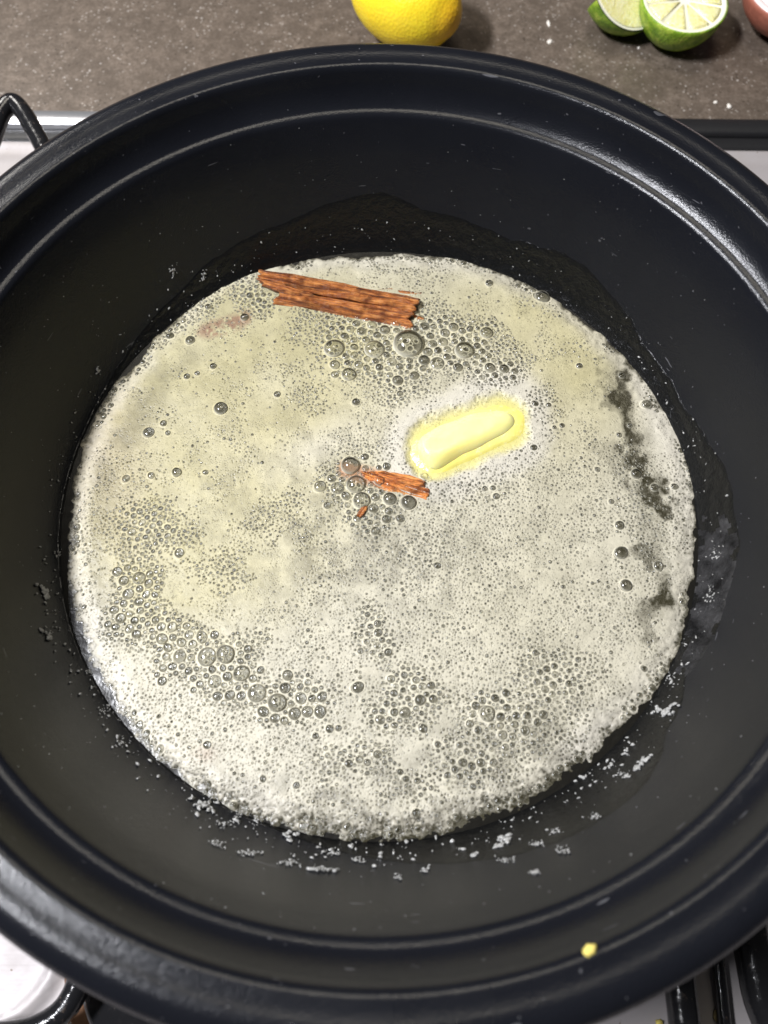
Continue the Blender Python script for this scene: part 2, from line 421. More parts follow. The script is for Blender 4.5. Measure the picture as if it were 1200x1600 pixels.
# pool of clear butter below and around the foam
v = [(0, 0, -.0012)]; f = []; n = 200
zp = ZF - .0012; rp = wall_r(zp) + .0003
for rad in (.05, .09, .104, rp - .003, rp - .0004, rp):
    for k in range(n):
        a = 2 * math.pi * k / n
        v.append((rad * math.cos(a), rad * math.sin(a), -.0012 + 0))
for k in range(n): f.append((0, 1 + k, 1 + (k + 1) % n))
for j in range(5):
    for k in range(n): f.append((1 + j * n + k, 1 + (j + 1) * n + k, 1 + (j + 1) * n + (k + 1) % n, 1 + j * n + (k + 1) % n))
link('butter_pool', recalc(mesh('butter_pool', v, f)), M['pool'], parent=foam)

# wet film left on the wall, its upper edge traced
fp = [(600, 297), (660, 325), (750, 350), (800, 374), (880, 393), (910, 411), (950, 452), (987, 497), (1013, 547), (1047, 587), (1067, 627), (1107, 690), (1137, 733), (1148, 777), (1147, 800),
      (1160, 843), (1152, 877), (1133, 950), (1120, 990), (1093, 1033), (1073, 1057), (1067, 1100), (1043, 1143), (1030, 1193), (1013, 1223), (987, 1250), (900, 1318), (800, 1362), (700, 1385), (600, 1392), (480, 1378),
      (400, 1352), (330, 1312), (250, 1255), (170, 1180), (115, 1105), (75, 1010), (58, 900), (62, 800), (82, 700), (125, 600), (185, 520), (260, 450), (340, 390), (450, 345), (540, 308)]
fw = [on_wall(*p) for p in fp]; fth = np.array([math.atan2(p[1], p[0]) for p in fw]); fz = np.array([p[2] for p in fw])
o_ = np.argsort(fth); fth = fth[o_]; fz = fz[o_]; fth3 = np.concatenate([fth - 2 * math.pi, fth, fth + 2 * math.pi]); fz3 = np.tile(fz, 3)
n = 900; m = 22; v = []; f = []
def fkeep(a):
    d = math.degrees(a)                      # 0 = right, 90 = far side
    return float(sstep(168, 108, d) if d > 0 else sstep(-112, -50, d))
for k in range(n):
    a = 2 * math.pi * k / n - math.pi
    zt = ZF - .0004 + (np.interp(a, fth3, fz3) - ZF + .0004) * fkeep(a) + .0008 * (.15 + fkeep(a)) * mnoise.fractal(Vector((math.cos(a) * 14, math.sin(a) * 14, 2)), 1, 2, 4)
    zb = H - .0665
    for j in range(m + 1):
        t = j / m; z = zb + (max(zt, zb + .003) - zb) * t
        th = (.00018 + .00016 * mnoise.noise(Vector((math.cos(a) * 60, math.sin(a) * 60, z * 420)))) * min(1, (1 - t) * 9) + (-.00012 if j == m else .00006)
        r = wall_r(z); nn = wall_frame((r * math.cos(a), r * math.sin(a), z))
        v.append(tuple(loc3(Vector((r * math.cos(a), r * math.sin(a), z)) + nn * th)))
for k in range(n):
    for j in range(m):
        f.append((k * (m + 1) + j, ((k + 1) % n) * (m + 1) + j, ((k + 1) % n) * (m + 1) + j + 1, k * (m + 1) + j + 1))
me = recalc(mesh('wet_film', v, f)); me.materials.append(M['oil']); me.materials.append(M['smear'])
smp = [(1088, 815), (1120, 812), (1150, 838), (1152, 880), (1130, 955), (1118, 1000), (1090, 1040), (1065, 1062), (1055, 1050), (1070, 1010), (1085, 950), (1093, 880)]  # outline of the film patch with the light's sheen painted into its colour
def inside(x, y, P):
    c = False
    for i in range(len(P)):
        (x1, y1), (x2, y2) = P[i - 1], P[i]
        if (y1 > y) != (y2 > y) and x < (x2 - x1) * (y - y1) / (y2 - y1) + x1: c = not c
    return c
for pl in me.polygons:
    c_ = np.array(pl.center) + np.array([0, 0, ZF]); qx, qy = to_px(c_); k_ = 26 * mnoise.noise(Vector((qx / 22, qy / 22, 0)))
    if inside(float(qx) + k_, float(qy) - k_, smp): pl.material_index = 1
link('wet_film', me, None, parent=foam)

# froth: a fine sheet with real pits, rims and swells
CELL = .00023; N = 980
gx = (np.arange(N) - N / 2 + .5) * CELL
GX, GY = np.meshgrid(gx, gx)
PX, PY = to_px(np.stack([GX, GY, np.full_like(GX, ZF)], -1))
op = [(620, 396), (560, 398), (510, 402), (460, 412), (385, 418), (330, 448), (292, 478), (250, 515), (215, 560), (170, 610), (140, 665), (118, 730), (107, 800), (105, 860), (110, 930), (130, 1000), (158, 1060), (200, 1130),
      (250, 1195), (300, 1235), (360, 1266), (430, 1290), (500, 1304), (560, 1312), (640, 1312), (700, 1300), (760, 1280), (830, 1250), (895, 1205), (935, 1172), (960, 1145), (1000, 1105), (1035, 1068), (1062, 1010), (1078, 950), (1087, 880), (1087, 800),
      (1084, 735), (1060, 670), (1030, 620), (1005, 585), (975, 550), (945, 525), (900, 490), (850, 453), (800, 428), (740, 405), (680, 397)]
ow = [at(*p, ZF) for p in op]; oth = np.array([math.atan2(p[1], p[0]) for p in ow]); orr = np.array([math.hypot(p[0], p[1]) for p in ow])
o_ = np.argsort(oth); oth3 = np.concatenate([oth[o_] - 2 * math.pi, oth[o_], oth[o_] + 2 * math.pi]); or3 = np.tile(orr[o_], 3)
TH = np.arctan2(GY, GX); RR = np.hypot(GX, GY)
OUT = np.interp(TH, oth3, or3) + (vnoise(PX, PY, 30, 3, 3) - .5) * .0034 - .0005
bot = sstep(1060, 1290, PY)
OUT = OUT + (vnoise(PX, PY, 7, 5, 2) - .5) * (.0014 + .0010 * bot) + (vnoise(PX, PY, 13, 6, 2) - .5) * .0022 + .0002
EDGE = (OUT - RR) / CELL                               # cells inside the edge
def G(cx, cy, sx, sy, rot=0, p=1):
    c, s_ = math.cos(math.radians(rot)), math.sin(math.radians(rot))
    dx, dy = PX - cx, PY - cy; u = (dx * c + dy * s_) / sx; w_ = (-dx * s_ + dy * c) / sy
    return np.exp(-(u * u + w_ * w_) ** p)
def seg_d(a, b):
    ax, ay = a; bx, by = b; L = (bx - ax) ** 2 + (by - ay) ** 2
    t = np.clip(((PX - ax) * (bx - ax) + (PY - ay) * (by - ay)) / L, 0, 1)
    return np.hypot(PX - ax - t * (bx - ax), PY - ay - t * (by - ay))
wn = vnoise(PX, PY, 60, 21, 3) - .5; wn2 = vnoise(PX, PY, 20, 22, 3) - .5; wn3 = vnoise(PX, PY, 130, 23, 2) - .5; wn4 = vnoise(PX, PY, 6, 24, 2) - .5

# thin places where the dark pot shows through
thin = 1.2 * np.clip(sstep(20, 4, np.abs(seg_d((975, 620), (990, 690)) - 3) + 22 * wn2), 0, 1) * .5
for a, b, wd, am in (((968, 600), (985, 680), 17, .8), ((985, 690), (1010, 740), 17, .7), ((1000, 730), (1035, 800), 20, .85), ((1010, 870), (1040, 940), 26, .6), ((1005, 950), (1020, 1020), 26, .5), ((930, 580), (960, 640), 14, .4),
                     ((950, 690), (1000, 760), 26, .3), ((1020, 800), (1030, 870), 22, .4)):
    thin = np.maximum(thin * 1., min(1, am * 1.25) * sstep(wd * 1.25, wd * .1, seg_d(a, b) + 58 * wn2 + 44 * wn))
for a, b, wd, am in (((255, 590), (195, 680), 22, .40), ((300, 560), (250, 610), 16, .25), ((165, 740), (150, 860), 24, .33), ((150, 880), (165, 980), 22, .28)):
    thin = np.maximum(thin, am * sstep(wd * 1.8, 0, seg_d(a, b) + 26 * wn))
thin = np.maximum(thin, .42 * sstep(46, 0, np.minimum(seg_d((955, 590), (1010, 730)), seg_d((1010, 730), (1035, 960))) + 40 * wn2 + 50 * wn))
thin = np.maximum(thin, .95 * sstep(19, 3, np.minimum(np.hypot(PX - 990, PY - 688), np.minimum(np.hypot(PX - 1027, PY - 785), np.hypot(PX - 1036, PY - 936) * .8)) + 30 * wn2))
mott = np.clip(.26 * G(600, 860, 190, 90) + .24 * G(450, 780, 120, 120) + .36 * G(850, 1180, 170, 90) + .62 * G(640, 1290, 290, 34) + .35 * G(560, 1230, 230, 40) + .2, 0, 1)
thin = np.maximum(thin, mott * sstep(-.25, .45, wn2 + .7 * wn + .10))
thin = np.maximum(thin, .75 * sstep(1255, 1312, PY + 50 * wn) * sstep(-.3, .25, wn4 + wn2) * G(640, 1300, 330, 60))
white = .7 * sstep(38, 6, np.abs(seg_d((680, 705), (785, 658)) - 58) + 26 * wn) + .8 * G(930, 1160, 60, 34, -35) + .5 * sstep(46, 10, EDGE + 20 * wn) + .5 * G(390, 1240, 70, 40, 25) + .5 * G(500, 700, 70, 30, -20) + .4 * G(1045, 700, 26, 120, -20)
white = np.clip(white, 0, 1)
yel = np.clip(.95 * G(330, 690, 260, 300, 0, 2) + .8 * G(470, 520, 280, 110) + .8 * G(830, 500, 150, 70, 25) + .7 * G(900, 620, 90, 130) + .7 * G(250, 860, 120, 110) + .25 * G(800, 900, 200, 200) - .35 * white, 0, 1) * np.clip(1 + .45 * wn, 0, 1.1)
pd_ = seg_d((682, 706), (783, 660)); PDX = pd_ + 14 * wn2 + 4 * wn4 - 9 * sstep(735, 660, PX)*sstep(715,660,PY)
butt = sstep(54, 38, PDX)

# bubbles, packed without overlap (cells ~ photo pixels)
clear = np.where(EDGE > 0, 99., -9.)
# keep clear of butter and bark
clear = np.minimum(clear, pd_ - 36)
clear = np.minimum(clear, seg_d((430, 440), (640, 480)) - 17)
def cell(px, py):
    p = at(px, py, ZF); return p[0] / CELL + N / 2 - .5, p[1] / CELL + N / 2 - .5
B = []
def put(x, y, r, inn, nested=0):
    R = int(r + 16); x0, x1, y0, y1 = max(0, int(x) - R), min(N, int(x) + R + 2), max(0, int(y) - R), min(N, int(y) + R + 2)
    yy, xx = np.mgrid[y0:y1, x0:x1]; d = np.hypot(xx - x, yy - y)
    clear[y0:y1, x0:x1] = np.minimum(clear[y0:y1, x0:x1], d - r)
    B.append((x, y, r, inn, nested))
big = [(638, 538, 26, .45, 1), (522, 545, 18, .6, 1), (585, 546, 17, .55, 1), (725, 548, 17, .5, 1), (683, 568, 13, .25, 1), (621, 595, 10, .2, 0), (647, 588, 9, .25, 0), (765, 575, 10, .3, 0), (787, 577, 9, .2, 0), (804, 580, 7, .3, 0), (545, 585, 12, .5, 1),
       (612, 566, 9, .5, 0), (560, 570, 8, .5, 0), (556, 628, 7, .05, 0), (695, 520, 9, .3, 0), (715, 575, 9, .2, 0), (760, 520, 12, .5, 1), (640, 503, 12, .2, 0), (663, 510, 9, .1, 0), (523, 570, 9, .5, 0), (523, 585, 7, .4, 0),
       (345, 638, 12, .1, 0), (232, 675, 10, .1, 0), (265, 524, 8, .1, 0), (297, 531, 9, .15, 0), (333, 572, 6, .1, 0), (292, 588, 6, .15, 0), (308, 583, 5, .15, 0), (255, 661, 6, .2, 0), (262, 676, 5, .2, 0), (382, 496, 8, .2, 0), (325, 480, 6, .1, 0),
       (276, 738, 8, .3, 0), (197, 748, 7, .35, 0), (236, 743, 6, .4, 0), (321, 738, 5, .2, 0), (178, 607, 6, .3, 0), (172, 632, 6, .3, 0), (433, 616, 6, .2, 0), (280, 864, 8, .2, 0),
       (547, 728, 15, .25, 0), (570, 714, 7, .05, 0), (570, 722, 6, .1, 0), (553, 718, 6, .05, 0), (527, 763, 11, .15, 1), (556, 757, 15, .4, 1), (565, 782, 14, .35, 1), (518, 748, 8, .2, 0), (500, 760, 10, .5, 0), (609, 780, 11, .15, 0), (638, 786, 13, .08, 0), (593, 752, 9, .2, 0),
       (604, 729, 7, .05, 0), (592, 731, 6, .05, 0), (625, 811, 7, .08, 0), (586, 830, 7, .35, 0), (603, 812, 7, .2, 0), (583, 795, 8, .3, 0), (661, 743, 6, .5, 0), (581, 742, 7, .5, 0), (540, 775, 8, .3, 0), (521, 775, 7, .3, 0), (511, 790, 6, .3, 0), (571, 732, 6, .5, 0),
       (968, 821, 8, .1, 0), (970, 864, 11, .12, 0), (978, 915, 10, .12, 0), (993, 741, 9, .1, 0), (1010, 632, 9, .3, 0), (1028, 885, 8, .4, 0), (847, 463, 14, .25, 0), (764, 443, 7, .1, 0), (905, 572, 6, .05, 0), (971, 587, 6, .1, 0), (836, 631, 6, .05, 0), (857, 633, 5, .1, 0), (878, 665, 5, .05, 0),
       (834, 700, 6, .05, 0), (866, 668, 4, .05, 0), (832, 703, 5, .05, 0), (1022, 762, 7, .2, 0), (1053, 761, 6, .15, 0), (984, 665, 5, .1, 0), (967, 680, 5, .1, 0), (933, 734, 5, .2, 0), (955, 784, 5, .2, 0), (757, 764, 5, .15, 0), (775, 776, 6, .1, 0), (770, 763, 5, .15, 0), (683, 884, 6, .05, 0),
       (761, 1115, 12, .35, 1), (773, 1091, 6, .05, 0), (790, 1083, 6, .1, 0), (779, 1089, 6, .2, 0), (791, 1106, 6, .2, 0), (762, 1087, 6, .3, 0), (823, 1118, 6, .1, 0), (848, 1117, 7, .4, 0), (839, 1129, 6, .2, 0), (747, 1141, 6, .1, 0), (804, 1132, 6, .4, 0), (856, 1094, 5, .1, 0),
       (656, 1094, 8, .1, 0), (632, 1113, 8, .3, 0), (641, 1101, 8, .35, 0), (676, 1092, 6, .1, 0), (673, 1071, 6, .1, 0), (616, 1113, 6, .15, 0), (661, 1138, 7, .05, 0), (606, 1019, 6, .08, 0), (611, 1061, 6, .4, 0), (559, 1074, 9, .08, 0), (563, 1017, 5, .3, 0), (566, 978, 4, .1, 0), (597, 1000, 5, .1, 0),
       (352, 1022, 14, .3, 1), (335, 992, 7, .15, 0), (315, 995, 9, .3, 1), (356, 1004, 10, .35, 1), (323, 1026, 18, .4, 1), (377, 1052, 12, .4, 1), (401, 1083, 13, .35, 1), (433, 1098, 13, .3, 1), (335, 1065, 10, .3, 1), (280, 1025, 10, .4, 0), (322, 1056, 8, .1, 0), (294, 1048, 6, .05, 0), (298, 1027, 7, .5, 0),
       (355, 1057, 7, .15, 0), (312, 1069, 6, .3, 0), (302, 1078, 5, .2, 0), (213, 991, 7, .2, 0), (188, 966, 8, .35, 0), (200, 928, 9, .35, 0), (178, 953, 7, .3, 0), (217, 903, 10, .45, 1), (193, 907, 8, .35, 0), (183, 893, 8, .3, 0), (199, 887, 7, .5, 0), (206, 832, 7, .5, 0), (193, 943, 7, .2, 0),
       (253, 1064, 7, .1, 0), (245, 1054, 5, .1, 0), (324, 1164, 6, .05, 0), (411, 1217, 5, .02, 0), (463, 1227, 5, .02, 0), (545, 1193, 6, .02, 0), (500, 1112, 9, .12, 0), (480, 1112, 9, .3, 0), (460, 1115, 9, .25, 0), (470, 1091, 9, .25, 0), (503, 1089, 8, .15, 0), (445, 1075, 9, .1, 0), (469, 1073, 7, .15, 0),
       (515, 1139, 6, .05, 0), (529, 1138, 5, .1, 0), (493, 1150, 5, .05, 0), (411, 1112, 8, .1, 0), (446, 1113, 6, .15, 0), (405, 1098, 7, .4, 0), (384, 1073, 8, .3, 0), (423, 1081, 8, .25, 0), (449, 1055, 8, .4, 0), (387, 1014, 6, .2, 0), (396, 1012, 5, .15, 0), (407, 1047, 6, .1, 0), (270, 996, 6, .3, 0), (243, 969, 6, .3, 0),
       (625, 1206, 5, .02, 0), (634, 1217, 5, .05, 0), (684, 1163, 5, .02, 0), (699, 1211, 5, .02, 0), (718, 1213, 5, .05, 0), (739, 1229, 5, .02, 0), (755, 1205, 5, .05, 0), (650, 1270, 6, .02, 0), (1006, 1045, 5, .2, 0), (990, 1106, 5, .1, 0), (903, 1031, 5, .3, 0), (880, 917, 4, .2, 0)]
for (px, py, r, inn, ne) in big:
    x, y = cell(px, py)
    if not (0 <= int(y) < N and 0 <= int(x) < N): continue
    c = clear[int(y), int(x)]
    if c < 3: continue
    rr_ = min(r, c - .3) if not ne else min(r, c + 1)
    put(x, y, rr_, inn, ne)
# cluster bubbles
cl = np.zeros_like(PX)
WX = PX + 90 * (vnoise(PX, PY, 70, 51, 3) - .5); WY = PY + 90 * (vnoise(PX, PY, 70, 52, 3) - .5)
def GW(cx, cy, sx, sy, rot=0, p=1):
    c, s_ = math.cos(math.radians(rot)), math.sin(math.radians(rot))
    dx, dy = WX - cx, WY - cy; u = (dx * c + dy * s_) / sx; w_ = (-dx * s_ + dy * c) / sy
    return np.exp(-(u * u + w_ * w_) ** p)
for (cx, cy, sx, sy, rot, am) in ((640, 545, 150, 54, 8, 11), (575, 770, 80, 48, 10, 8.), (205, 930, 50, 75, 0, 8), (285, 1010, 75, 50, 35, 8.5), (360, 1050, 85, 55, 30, 10), (455, 1095, 75, 42, 20, 9.5), (640, 1095, 70, 60, 0, 6.5), (800, 1130, 115, 65, 0, 6.5), (740, 1200, 90, 40, 0, 5.2),
                                  (590, 1000, 50, 55, 20, 5.), (560, 1190, 55, 35, 0, 4.8), (880, 1060, 70, 60, 0, 5.0), (780, 570, 70, 40, 0, 6.5), (240, 820, 70, 60, 0, 5.2), (400, 450, 55, 40, 0, 4.8), (280, 510, 90, 30, -40, 4.8), (640, 1235, 60, 34, 0, 4.8), (570, 690, 60, 50, 0, 3.8),
                                  (750, 770, 80, 40, 0, 4.5), (500, 1265, 60, 30, 0, 4.2), (420, 800, 70, 60, 0, 3.6), (340, 890, 60, 45, 0, 4.), (860, 660, 50, 70, 0, 4.), (600, 420, 200, 14, 0, 4.2), (1000, 820, 60, 180, -5, 4.2), (650, 860, 60, 60, 0, 4), (480, 620, 90, 90, 0, 3.4)):
    am = am * .72 if am < 4.6 else am * 1.08
    cl = np.maximum(cl, am * GW(cx, cy, sx * .95, sy * .95, rot, 1.15))
cl = np.maximum(cl, 5.6 * np.exp(-((EDGE - 9) / 8) ** 2) * sstep(.40, .62, vnoise(PX, PY, 34, 71, 2)))
cl = cl * (.58 + .95 * vnoise(PX, PY, 22, 31, 3))
cand = np.argwhere((EDGE > 4) & (cl > 2.0))
ra = np.random.default_rng(5)
for lo, hi, tries in ((7, 11, 9000), (5.5, 8, 12000), (4.2, 6, 9000), (2.8, 4.4, 26000), (1.7, 3.0, 110000)):
    pick = cand[ra.integers(0, len(cand), tries)]; rs = ra.uniform(lo, hi, tries); jit = ra.random((tries, 2))
    for (iy, ix), r, j in zip(pick, rs, jit):
        r = min(r, clear[iy, ix] - .15)
        if r < lo * .8 or r > cl[iy, ix] or ra.random() > .12 + (cl[iy, ix] / 5.6) ** 3: continue
        put(ix + j[0] - .5, iy + j[1] - .5, r, .03 + .62 * ra.random() ** 1.2)
# dots all over
dens = np.clip(.42 + .25 * G(620, 900, 330, 260) - .42 * yel - .6 * white + .7 * wn3 + 2.0 * (vnoise(PX, PY, 34, 41, 3) - .5), .03, 1)
cand = np.argwhere(EDGE > 2)
for lo, hi, tries in ((2.2, 3.4, 9000), (1.4, 2.2, 36000), (.8, 1.4, 120000)):
    pick = cand[ra.integers(0, len(cand), tries)]; rs = ra.uniform(lo, hi, tries); q = ra.random(tries)
    for (iy, ix), r, qq in zip(pick, rs, q):
        gap = .3 + 1.5 * qq * qq
        if clear[iy, ix] < r + gap or qq > dens[iy, ix] * (1 if r < 2.2 else .3): continue
        put(ix, iy, r, .02 + .55 * ra.random() ** .9)
# nested bubbles seen through the big ones
NB = []
for (x, y, r, inn, ne) in list(B):
    if ne:
        for k in range(int(r * 1.1)):
            a = RND.uniform(0, 6.28); q = r * .78 * math.sqrt(RND.random()); s_ = RND.uniform(1.6, r * .33)
            if all(math.hypot(x + q * math.cos(a) - u, y + q * math.sin(a) - w_) > s_ + t + .3 for (u, w_, t) in NB[-30:]):
                NB.append((x + q * math.cos(a), y + q * math.sin(a), s_))
cover = np.ones((N, N)); rimw = np.zeros((N, N)); Zr = np.zeros((N, N))
def stamp(x, y, r, inn, depth=1., nested=False):
    R = int(r * 1.25 + 3); x0, x1, y0, y1 = max(0, int(x) - R), min(N, int(x) + R + 2), max(0, int(y) - R), min(N, int(y) + R + 2)
    if x1 <= x0 or y1 <= y0: return
    yy, xx = np.mgrid[y0:y1, x0:x1]
    a = RND.uniform(0, 3.14); e = 1 + RND.uniform(0, .20)
    dx, dy = xx - x, yy - y; u = dx * math.cos(a) + dy * math.sin(a); w_ = -dx * math.sin(a) + dy * math.cos(a)
    d = np.hypot(u * e, w_ / e); rimth = .8 if r < 3.5 else .8 + .07 * r
    k = sstep(r - rimth - .3, r + .35, d)
    c = inn + (1 - inn) * k
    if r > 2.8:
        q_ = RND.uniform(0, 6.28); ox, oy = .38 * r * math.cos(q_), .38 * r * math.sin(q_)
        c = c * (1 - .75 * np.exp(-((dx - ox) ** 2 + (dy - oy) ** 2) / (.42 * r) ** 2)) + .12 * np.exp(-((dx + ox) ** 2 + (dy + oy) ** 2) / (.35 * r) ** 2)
    sl = (slice(y0, y1), slice(x0, x1))
    if nested: cover[sl] = np.where(d < r + .8, np.clip(c + (.25 * np.exp(-((d - r) / .8) ** 2)), 0, 1) * .75, cover[sl])
    else: cover[sl] = np.minimum(cover[sl], c)
    if r > 2.4: rimw[sl] = np.maximum(rimw[sl], np.exp(-((d - r - .1) / .9) ** 2) * min(1, (r - 1.5) / 4))
    Zr[sl] += np.where(d < r, -depth * min(1.2, .45 * r) * (1 - (d / r) ** 2), 0) * CELL * (.7 if not nested else .2)
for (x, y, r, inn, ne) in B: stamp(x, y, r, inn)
for (x, y, r) in NB: stamp(x, y, r, RND.uniform(.03, .3), nested=True)

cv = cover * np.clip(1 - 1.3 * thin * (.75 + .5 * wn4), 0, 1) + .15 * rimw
cv = np.clip(cv + .12 * white * (cover > .8), 0, 1)
lace = vnoise(PX, PY, 4.5, 61, 2) - .5
edge_k = sstep(-2, 9 + 12 * bot, EDGE + (10 + 22 * bot) * lace + (10 + 30 * bot) * wn2 - 3 * bot); cv = cv * (.10 + .90 * edge_k)
cream = np.array([.78, .735, .585]); ylw = np.array([.66, .60, .355]); wht = np.array([.80, .755, .65]); byel = np.array([.86, .79, .27])
COL = cream + (ylw - cream) * yel[..., None]
COL = COL + (wht - COL) * (white * .85)[..., None]
COL = COL * (1 + .12 * wn + .10 * wn2)[..., None]
pink = .75 * sstep(-.35, .1, wn4 + wn2) * sstep(19, 5, seg_d((322, 516), (382, 495)) + 18 * wn2) + .30 * G(322, 1178, 18, 14) + .15 * G(170, 720, 60, 150)
COL = COL + (np.array([.34, .14, .09]) - COL) * np.clip(pink, 0, 1)[..., None]
und = sstep(20, 8, seg_d((540, 735), (600, 750)) + 6 * wn2)
COL = COL + (np.array([.62, .27, .12]) - COL) * (und * .8)[..., None]; cv = np.maximum(cv, und * (.45 + .3 * rimw))
COL = COL + (byel - COL) * (butt * (.72 + .28 * sstep(46, 28, PDX)))[..., None]
cv = np.maximum(cv, butt * .97)
COL = np.clip(COL * .68 * (1 + .30 * rimw)[..., None], 0, .85)
ZZ = (.0009 * wn3 + .0005 * wn + .00022 * wn2 + .00006 * wn4) + Zr + rimw * CELL * .55
edf = sstep(0, 34, EDGE); ZZ = ZZ * (.25 + .75 * edf) - .0010 * (1 - edf) + .0003 * np.exp(-((EDGE - 26) / 16) ** 2)
ZZ = ZZ - butt * .0009 + .0003 * np.exp(-((PDX - 56) / 14) ** 2)
keep = EDGE > -1
vid = -np.ones((N, N), int); quad = keep[:-1, :-1] & keep[1:, :-1] & keep[:-1, 1:] & keep[1:, 1:]
use = np.zeros((N, N), bool); use[:-1, :-1] |= quad; use[1:, :-1] |= quad; use[:-1, 1:] |= quad; use[1:, 1:] |= quad
vid[use] = np.arange(use.sum())
V = np.stack([GX[use], GY[use], ZZ[use]], -1)
F = np.stack([vid[:-1, :-1][quad], vid[:-1, 1:][quad], vid[1:, 1:][quad], vid[1:, :-1][quad]], -1)
me = np_mesh('froth', V, F)
at_ = me.color_attributes.new('froth', 'FLOAT_COLOR', 'POINT')
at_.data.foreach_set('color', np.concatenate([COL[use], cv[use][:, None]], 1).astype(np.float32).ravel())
link('froth', me, M['foam'], parent=foam, kind='stuff', smooth=False)

# bubble domes
def dome_arrays(seg, rings):
    v = []; foot = []; f = []
    for j in range(rings):
        a = (j / rings) * math.pi / 2 * .98
        for k in range(seg):
            q = 2 * math.pi * k / seg; v.append((math.cos(a) * math.cos(q), math.cos(a) * math.sin(q), math.sin(a))); foot.append((.9, .55, .16, .04, .01, 0, 0)[min(j, 6)] if rings > 3 else (.6, .22, 0)[min(j, 2)])
    v.append((0, 0, 1)); foot.append(0)
    for j in range(rings - 1):
        for k in range(seg): f.append((j * seg + k, j * seg + (k + 1) % seg, (j + 1) * seg + (k + 1) % seg, (j + 1) * seg + k))
    for k in range(seg): f.append(((rings - 1) * seg + k, (rings - 1) * seg + (k + 1) % seg, len(v) - 1))
    return v, f, foot
dv, df, dfoot = dome_arrays(20, 6)
dm = mesh('bubble', dv, df); a_ = dm.attributes.new('foot', 'FLOAT', 'POINT'); a_.data.foreach_set('value', dfoot)
Bs = sorted([b for b in B], key=lambda b: -b[2])
def zat(x, y):
    ix, iy = int(min(N - 1, max(0, x))), int(min(N - 1, max(0, y))); return (.0009 * wn3 + .0005 * wn + .00022 * wn2)[iy, ix] if False else ZB[iy, ix]
ZB = .0009 * wn3 + .0005 * wn + .00022 * wn2 + .0003 * np.exp(-((EDGE - 26) / 16) ** 2) - .0010 * (1 - sstep(0, 34, EDGE))
for (x, y, r, inn, ne) in Bs[:290]:
    o = link('bubble', dm, M['bubble'], parent=foam)
    s_ = r * CELL * 1.0; o.scale = (s_ * RND.uniform(.90, 1.06), s_ * RND.uniform(.94, 1.04), s_ * RND.uniform(.4, .85)); o.rotation_euler = (0, 0, RND.uniform(0, 6.28))
    o.location = ((x - N / 2 + .5) * CELL, (y - N / 2 + .5) * CELL, ZB[int(y), int(x)] - .00002)
sv, sf, sfoot = dome_arrays(8, 3); sv = np.array(sv); sm = [b for b in Bs[290:] if b[2] > 1.9][:9000]
quads = [q for q in sf if len(q) == 4]; tris = [q for q in sf if len(q) == 3]
AV = []; AF = []; AA = []
tri_all = [(q[0], q[1], q[2]) for q in quads] + [(q[0], q[2], q[3]) for q in quads] + tris; tri_all = np.array(tri_all)
for i, (x, y, r, inn, ne) in enumerate(sm):
    s_ = r * CELL; AV.append(sv * [s_, s_, s_ * .65] + [(x - N / 2 + .5) * CELL, (y - N / 2 + .5) * CELL, ZB[int(y), int(x)] - .00002]); AF.append(tri_all + i * len(sv)); AA += sfoot
me = np_mesh('small_bubbles', np.concatenate(AV), np.concatenate(AF)); a_ = me.attributes.new('foot', 'FLOAT', 'POINT'); a_.data.foreach_set('value', AA)
link('small_bubbles', me, M['bubble'], parent=foam, kind='stuff', smooth=False)
print('bubbles', len(B), 'domes', len(sm), 'froth quads', len(F))

# ------------------------------------------------------------------ butter lump
def frame_px(a, b, z):
    A = Vector(at(*a, z)); Bv = Vector(at(*b, z)); d = Bv - A; return A, Bv, math.atan2(d.y, d.x), d.length
A, Bv, ang, L = frame_px((658, 712), (806, 648), ZF + .002)
bm = bmesh.new(); v = []; f = []; nu, nv = 44, 40
for i in range(nu + 1):
    u = .5 - .5 * math.cos(math.pi * i / nu); x = (u - .5) * L
    e = max(0., 1 - abs(2 * u - 1) ** (7 if u < .5 else 3.2)) ** (.5 if u > .5 else .42)
    wd = (.0068 - .0012 * u) * e + .00005; ht = (.0062 - .0012 * u) * e + .00005
    for k in range(nv):
        q = 2 * math.pi * k / nv; cx_, sx_ = math.cos(q), math.sin(q); p = 2 / 2.05
        yy = wd * math.copysign(abs(cx_) ** p, cx_); zz = ht * math.copysign(abs(sx_) ** p, sx_)
        nz = mnoise.noise(Vector((x * 120, yy * 160, zz * 160))) * .0005
        bend = .0012 * math.sin(u * 3.1)
        v.append((x, yy + bend + nz, zz + nz))
for i in range(nu):
    for k in range(nv): f.append((i * nv + k, i * nv + (k + 1) % nv, (i + 1) * nv + (k + 1) % nv, (i + 1) * nv + k))
f.append(tuple(range(nv))); f.append(tuple(nu * nv + k for k in range(nv)))
bl = empty('butter_lump', (A + Bv) / 2 + Vector((0, 0, -.0028)), 'smooth pale yellow lump of butter melting in a yellow patch of the foam', 'butter', rot=(0, 0, ang))
for i_, p_ in enumerate(v):                   # cut left end, slumped sides
    x, y, z = p_; fl = max(0, 1 - (z + .001) / .005)
    y2 = y * (1 + .22 * fl * (1 - .5 * x / L)) + .0007 * mnoise.noise(Vector((x * 70, 2, 5)))
    z2 = min(z, .0047 + .0005 * mnoise.noise(Vector((x * 90, y * 200, 1))))  - .0010 * (x / L)
    v[i_] = (x, y2, z2)
link('lump', recalc(mesh('lump', v, f)), M['butter'], parent=bl)
v = [(0, 0, .0019)]; f = []; n = 110
